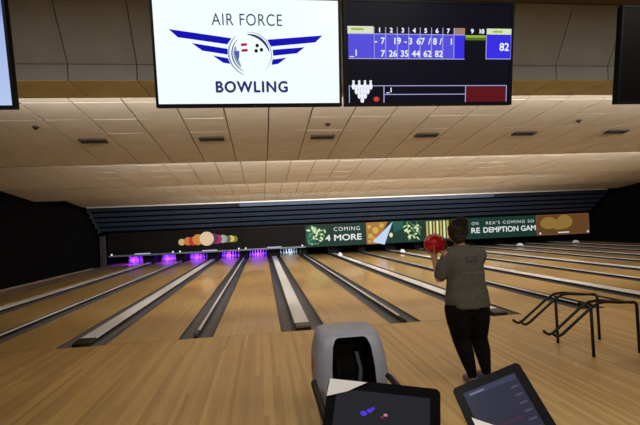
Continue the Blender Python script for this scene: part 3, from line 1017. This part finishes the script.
M_SC1 = bsdf_mat('tablet_screen', (0.012, 0.013, 0.016), 0.2, spec=0.3, emit=(0.05, 0.055, 0.07), emit_s=0.25)
M_SC2 = bsdf_mat('tablet_screen_blue', (0.012, 0.012, 0.02), 0.3, spec=0.2, emit=(0.035, 0.037, 0.075), emit_s=0.5)
M_PATCH = bsdf_mat('patch_white', (0.85, 0.85, 0.86), 0.6, noise=0.03)
W1, H1 = 0.30, 0.205
tb1, sc1, put1 = tablet((-0.4261, -5.8229, 1.2278), (0.9324, -0.3553, -0.0665), (0.2572, 0.5229, 0.8127), W1, H1, 'landscape tablet with nearly black screen in front of the ball return', M_SC1, (-0.25, -5.9, 0))
put1(MB().prism([(-W1 / 2 + .001, H1 - .050), (-W1 / 2 + .055, H1 - .032), (-W1 / 2 + .108, H1 - .003), (-W1 / 2 + .004, H1 - .003)], -.0028, -.0012), 'white_patch', M_PATCH)  # flat white patch over the tablet's upper corner
G1 = emis('reflection_violet', (0.10, 0.05, 0.9), 0.8)  # emissive ovals stand in for coloured reflections on the dark screen
for (x, z, r_, m_) in ((-.045, H1 - .082, .006, G1), (-.030, H1 - .074, .005, G1), (-.022, H1 - .068, .0035, G1), (.012, H1 - .080, .0035, emis('reflection_pink', (.7, .25, .45), .7)), (.004, H1 - .086, .003, emis('reflection_rust', (.25, .05, .05), .7))):
    put1(MB().flat([(x + 1.5 * r_ * math.cos(-2 * math.pi * i / 12), z + r_ * math.sin(-2 * math.pi * i / 12)) for i in range(12)][::-1], -.0014), 'painted_reflection', m_)
sf = 0.2150 / 0.30
O2 = CAM_POS + (Vector((0.1839, -5.2245, 0.9253)) - CAM_POS) * sf
W2, H2 = 0.215, 0.30
tb2, sc2, put2 = tablet(O2, (0.8749, -0.273, 0.4), (-0.0386, 0.7841, 0.6195), W2, H2, 'tilted tablet with dim blue screen and text rows', M_SC2, (0.1, -5.7, 0))
I2 = emis('tab_strip', (0.07, 0.07, 0.14), 0.6)
I3 = emis('tab_row', (0.09, 0.085, 0.14), 0.7)
I4 = emis('tab_red', (0.07, 0.03, 0.05), 0.8)
put2(MB().flat([(-.078, H2 - .045), (.078, H2 - .045), (.078, H2 - .030), (-.078, H2 - .030)], -.0014), 'title_strip', I2)
put2(MB().flat([(-.065, H2 - .041), (-.02, H2 - .041), (-.02, H2 - .035), (-.065, H2 - .035)], -.0018), 'title_bar', emis('tab_light', (.22, .22, .34), .7))
for i in range(6):
    z = H2 - .068 - i * .024
    put2(MB().flat([(.052, z), (.074, z), (.074, z + .006), (.052, z + .006)], -.0014), 'text_row', I3)
put2(MB().flat([(-.03, H2 - .152), (.04, H2 - .150), (.04, H2 - .144), (-.03, H2 - .146)], -.0014), 'text_row', I4)
put2(MB().flat([(-.02, H2 - .172), (.03, H2 - .170), (.03, H2 - .164), (-.02, H2 - .166)], -.0014), 'text_row', I4)
put2(MB().prism([(-.087, H2 - .175), (-.04, H2 - .172), (-.030, H2 - .150), (-.088, H2 - .100)], -.0028, -.0012), 'white_patch', M_PATCH)  # flat white patch along the tablet's side edge

# ================================================================== the bowler
SKIN = bsdf_mat('skin', (0.42, 0.20, 0.12), 0.5, noise=0.06, nscale=30)
SHIRT = bsdf_mat('shirt_olive_grey', (0.072, 0.068, 0.057), 0.9, noise=0.12, nscale=25, bump=0.2)
LEGG = bsdf_mat('leggings_black', (0.004, 0.004, 0.0045), 0.9, spec=0.12, noise=0.2, nscale=20)
HAIR = bsdf_mat('hair_dark', (0.012, 0.008, 0.006), 0.55, noise=0.4, nscale=60, bump=0.8)
PX, PY = 1.455, -2.72
BALL = Vector((1.252, -2.47, 1.407))
BR = 0.108
body = MB()


def limb(mb, pts, rads, seg=14):
    """tapered limb with rounded joints"""
    mb.tube(pts, rads, seg)
    for p_, r_ in zip(pts, rads):
        mb.ell(p_, (r_, r_, r_), 14, 9)


def lerp(a, b_, t):
    return tuple(x + (y - x) * t for x, y in zip(a, b_))


def limb_c(mb, joints, rads, sub=4):
    pts, rr = [], []
    for i in range(len(joints) - 1):
        for s in range(sub):
            pts.append(lerp(joints[i], joints[i + 1], s / sub))
            rr.append(rads[i] + (rads[i + 1] - rads[i]) * s / sub)
    pts.append(joints[-1])
    rr.append(rads[-1])
    mb.tube(pts, rr, 14)
    for p_, r_ in zip(joints, rads):
        mb.ell(p_, (r_, r_, r_), 14, 9)


def ering(cx, cy, z, rx, ry, n=22):
    return [(cx + rx * math.cos(2 * math.pi * i / n), cy + ry * math.sin(2 * math.pi * i / n), z) for i in range(n)]


# trunk
body.loft([ering(PX + dx, PY + dy, z, rx, ry) for z, rx, ry, dx, dy in (
    (.80, .13, .10, .01, 0), (.88, .165, .115, .01, 0), (.98, .155, .11, .005, 0), (1.08, .14, .10, 0, 0), (1.20, .155, .11, 0, 0), (1.29, .165, .10, 0, 0), (1.345, .13, .08, -.01, .0), (1.39, .06, .06, -.04, .01))])
HC = Vector((1.405, -2.68, 1.525))
limb_c(body, [(1.43, -2.71, 1.34), (1.415, -2.695, 1.45)], [.056, .050])
body.ell(HC, (.075, .092, .105), 20, 14)                         # skull
body.ell(HC + Vector((-.005, .045, -.045)), (.055, .05, .06), 16, 10)   # jaw
body.ell(HC + Vector((-.012, .098, -.015)), (.013, .02, .022), 10, 8)  # nose
body.ell(HC + Vector((-.012, .090, -.060)), (.024, .010, .008), 10, 8)  # lips
for s in (-1, 1):
    body.ell(HC + Vector((s * .077, -.002, -.012)), (.012, .022, .032), 10, 8)  # ears
LS, LE, LW = (1.285, -2.72, 1.295), (1.195, -2.69, 1.075), (1.200, -2.58, 1.235)
RS, RE, RW = (1.625, -2.72, 1.285), (1.60, -2.50, 1.075), (1.445, -2.43, 1.29)
limb_c(body, [LS, LE, LW], [.058, .043, .027], 5)
limb_c(body, [RS, RE, RW], [.058, .043, .027], 5)


def hand(mb, wrist, palm, fdir_list, thumb, r=0.0085):
    """palm slab from the wrist, fingers wrapped on the ball surface"""
    w, p_ = Vector(wrist), Vector(palm)
    mb.tube([w, w.lerp(p_, .5), p_], [.026, .033, .034], 12)
    mb.ell(p_, (.034, .034, .034), 12, 8)
    mb.ell(w, (.027, .027, .027), 12, 8)
    for dirs in fdir_list:
        pts = [p_] + [BALL + Vector(d).normalized() * (BR + r * 0.8) for d in dirs]
        mb.tube(pts, [r * 1.25] + [r * 1.1] * (len(pts) - 2) + [r * .85], 10)
        for q_ in pts[1:]:
            mb.ell(q_, (r, r, r), 8, 6)
    pts = [w.lerp(p_, .6)] + [BALL + Vector(d).normalized() * (BR + r) for d in thumb]
    mb.tube(pts, [r * 1.7, r * 1.4, r * 1.05], 10)
    mb.ell(pts[-1], (r, r, r), 8, 6)


# left hand cups the ball from below and behind, right hand on its other side
hand(body, LW, BALL + Vector((-.035, -.06, -.118)),
     [[(-.75, -.25, -.62), (-.98, -.05, -.25), (-1, .05, .05)], [(-.45, .05, -.9), (-.80, .30, -.5), (-.9, .4, -.15)], [(-.2, .2, -1), (-.5, .55, -.65), (-.6, .7, -.3)], [(0, .25, -1), (-.15, .65, -.75), (-.2, .85, -.4)]],
     [(-.35, -.85, -.55), (-.42, -.92, -.1)])
hand(body, RW, BALL + Vector((.118, .03, -.06)),
     [[(.9, .35, .05), (.75, .5, .5), (.5, .5, .8)], [(.8, .6, -.1), (.6, .8, .25), (.35, .85, .5)], [(.7, .7, -.3), (.45, .95, .0), (.15, 1, .2)], [(.6, .7, -.5), (.4, .95, -.3), (.15, 1, -.15)]],
     [(.9, -.35, .15), (.75, -.45, .5)])
HL, KL, AL = (1.355, -2.72, .80), (1.392, -2.69, .45), (1.456, -2.76, .085)
HR_, KR, AR = (1.560, -2.72, .80), (1.588, -2.67, .45), (1.635, -2.70, .095)
for a, b_, c_ in ((HL, KL, AL), (HR_, KR, AR)):
    limb_c(body, [a, b_, c_], [.085, .052, .034], 6)
    body.tube([(c_[0], c_[1] - .03, .05), (c_[0], c_[1] + .05, .045), (c_[0] + .005, c_[1] + .13, .035)], [.032, .033, .026], 10)
bme = remeshed(body, 0.0065, 3)
bme.materials.clear()
bme.materials.append(SKIN)
person = empty('person', (PX, PY, 0))
tag(person, 'person in olive grey t-shirt and black leggings holding up a red ball', 'person')


def child(name, me, parent=person):
    for v in me.vertices:
        v.co -= Vector((PX, PY, 0))
    return link(name, me, parent)


bo_ = child('body', bme)
# t-shirt
sh = MB()
sh.loft([ering(PX + dx, PY + dy, z, rx, ry) for z, rx, ry, dx, dy in (
    (.775, .222, .155, .012, 0), (.80, .226, .157, .010, 0), (.88, .222, .152, .008, 0), (.98, .206, .142, .006, 0), (1.08, .192, .132, .003, -.004), (1.18, .192, .134, 0, -.006),
    (1.26, .197, .128, 0, -.004), (1.315, .186, .108, 0, 0), (1.35, .150, .088, -.006, 0), (1.385, .088, .070, -.02, .008), (1.40, .070, .062, -.026, .01))])
limb_c(sh, [(1.305, -2.72, 1.285), LE and lerp(LS, LE, .45), lerp(LS, LE, .84)], [.080, .074, .066], 4)
limb_c(sh, [(1.615, -2.72, 1.280), lerp(RS, RE, .45), lerp(RS, RE, .84)], [.080, .074, .068], 4)
shm = remeshed(sh, 0.011, 5, noise=0.022, nscale=0.09)
shm.materials.clear()
shm.materials.append(SHIRT)
sv = [v.co.copy() for v in shm.vertices]
bvh = BVHTree.FromPolygons(sv, [tuple(p_.vertices) for p_ in shm.polygons])
shirt = child('t_shirt', shm)


def decal(name, quads, mat, parent):
    """flat print laid on the back of the shirt; quads (x0,x1,z0,z1) relative to the middle of the back"""
    mb = MB()
    for (x0, x1, z0, z1) in quads:
        nx, nz_ = max(1, int((x1 - x0) / .012)), max(1, int((z1 - z0) / .012))
        gr = []
        for j in range(nz_ + 1):
            for i in range(nx + 1):
                x, z = PX + x0 + (x1 - x0) * i / nx, z0 + (z1 - z0) * j / nz_
                h = bvh.ray_cast(Vector((x, PY - 1, z)), Vector((0, 1, 0)))
                y = h[0].y if h[0] is not None else PY - .1
                gr.append((x - PX, y - .0025 - PY, z))
        mb.add(gr, [(j * (nx + 1) + i, j * (nx + 1) + i + 1, (j + 1) * (nx + 1) + i + 1, (j + 1) * (nx + 1) + i) for j in range(nz_) for i in range(nx)])
    return mb.build(name, mat, parent, True)


PR1 = bsdf_mat('print_dark', (0.035, 0.033, 0.032), 0.9, noise=0.1)
PR2 = bsdf_mat('print_grey', (0.12, 0.115, 0.11), 0.9, noise=0.1)
PR3 = bsdf_mat('print_olive', (0.14, 0.125, 0.085), 0.9, noise=0.1)
decal('back_print', [(-.045, .085, 1.225, 1.285)], PR1, shirt)
decal('back_print_line', [(-.02, .06, 1.262, 1.268), (-.01, .05, 1.243, 1.249), (-.025, -.018, 1.235, 1.275), (.062, .069, 1.235, 1.275)], PR2, shirt)
decal('back_print_row', [(-.085 + i * .028, -.085 + i * .028 + .018, 1.118, 1.138) for i in range(8)], PR3, shirt)
# leggings
lg = MB()
lg.loft([ering(PX + dx, PY + dy, z, rx, ry) for z, rx, ry, dx, dy in ((.70, .185, .115, .008, 0), (.76, .205, .135, .008, 0), (.84, .205, .138, .008, 0), (.93, .185, .125, .006, 0), (1.0, .17, .118, .005, 0))])
for a, b_, c_ in ((HL, KL, AL), (HR_, KR, AR)):
    calf = lerp(b_, c_, .35)
    calf = (calf[0], calf[1] - .02, calf[2])
    th = lerp(a, b_, .45)
    limb_c(lg, [(a[0], a[1], .76), th, b_, calf, (c_[0], c_[1], .115)], [.128, .122, .088, .080, .047], 4)
lgm = remeshed(lg, 0.011, 4)
lgm.materials.clear()
lgm.materials.append(LEGG)
child('leggings', lgm)
# shoes
SHOE = bsdf_mat('shoe_grey', (0.10, 0.09, 0.09), 0.5, noise=0.2, nscale=30)
for (c_, nm) in ((AL, 'shoe'), (AR, 'shoe')):
    s_ = MB()
    s_.tube([(c_[0], c_[1] - .055, .048), (c_[0], c_[1], .055), (c_[0], c_[1] + .08, .046), (c_[0] + .006, c_[1] + .16, .038), (c_[0] + .006, c_[1] + .185, .032)], [.036, .044, .043, .038, .022], 12)
    s_.ell((c_[0], c_[1] - .045, .05), (.038, .035, .042), 12, 8)
    s_.ell((c_[0], c_[1] + .0, .075), (.042, .05, .035), 12, 8)
    sm = remeshed(s_, 0.008, 3)
    for v in sm.vertices:
        v.co.z = max(v.co.z, .012)
    sm.materials.clear()
    sm.materials.append(SHOE)
    so_ = child(nm, sm)
    sl = MB().loft([[(x, y, z) for x, y in [(c_[0] - PX + w * math.sin(a) * .046, c_[1] - PY + .06 + .135 * math.cos(a)) for a in [2 * math.pi * i / 20 for i in range(20)] for w in (1,)]] for z in (0.0, .016)])
    sl.v = [tuple(v) for v in sl.v]
    sl.build('sole', bsdf_mat('sole_pale', (.35, .33, .30), .6, noise=.1), so_)
# hair with a high bun
hr = MB()
hr.ell(HC + Vector((0, -.022, .022)), (.092, .095, .108), 20, 14)
hr.ell(HC + Vector((0, -.05, -.035)), (.078, .062, .085), 16, 10)
hr.ell(HC + Vector((.022, -.075, .105)), (.066, .058, .056), 16, 10)
hr.ell(HC + Vector((.055, -.075, .075)), (.035, .035, .040), 12, 8)
hr.ell(HC + Vector((-.02, -.06, .105)), (.035, .035, .035), 12, 8)
hr.ell(HC + Vector((.062, -.055, .01)), (.038, .045, .065), 12, 8)
hrm = remeshed(hr, 0.007, 2, noise=0.022, nscale=0.022)
hrm.materials.clear()
hrm.materials.append(HAIR)
child('hair', hrm)
EYE = bsdf_mat('eye_white', (.75, .72, .7), .3, noise=.02)
for s in (-1, 1):
    e_ = MB().ell(HC + Vector((s * .03 - .006, .082, .012)), (.013, .011, .009), 10, 8)
    child('eye', e_.mesh('eye', EYE, True))

# the red ball
bl = empty('bowling_ball', BALL - Vector((0, 0, BR)))
tag(bl, 'glossy red bowling ball held up beside the head', 'ball')
MB().ell((0, 0, BR), (BR, BR, BR), 32, 20).build('sphere', bsdf_mat('ball_red', (0.85, 0.014, 0.03), 0.2, noise=0.15, nscale=14, coat=0.5), bl, True)
for d in ((.15, -.2, 1), (-.1, -.25, .97), (.05, .12, 1)):
    dv = Vector(d).normalized()
    rot = dv.to_track_quat('Z', 'Y').to_matrix()
    MB().ell(Vector((0, 0, BR)) + dv * (BR - .0005), (.013, .013, .0015), 12, 6, rot).build('finger_hole', M_BLK, bl)

# the bowler stands a little closer to the ball return
for o_ in (person, bl):
    o_.location += Vector((-0.055, -0.12, 0.0))
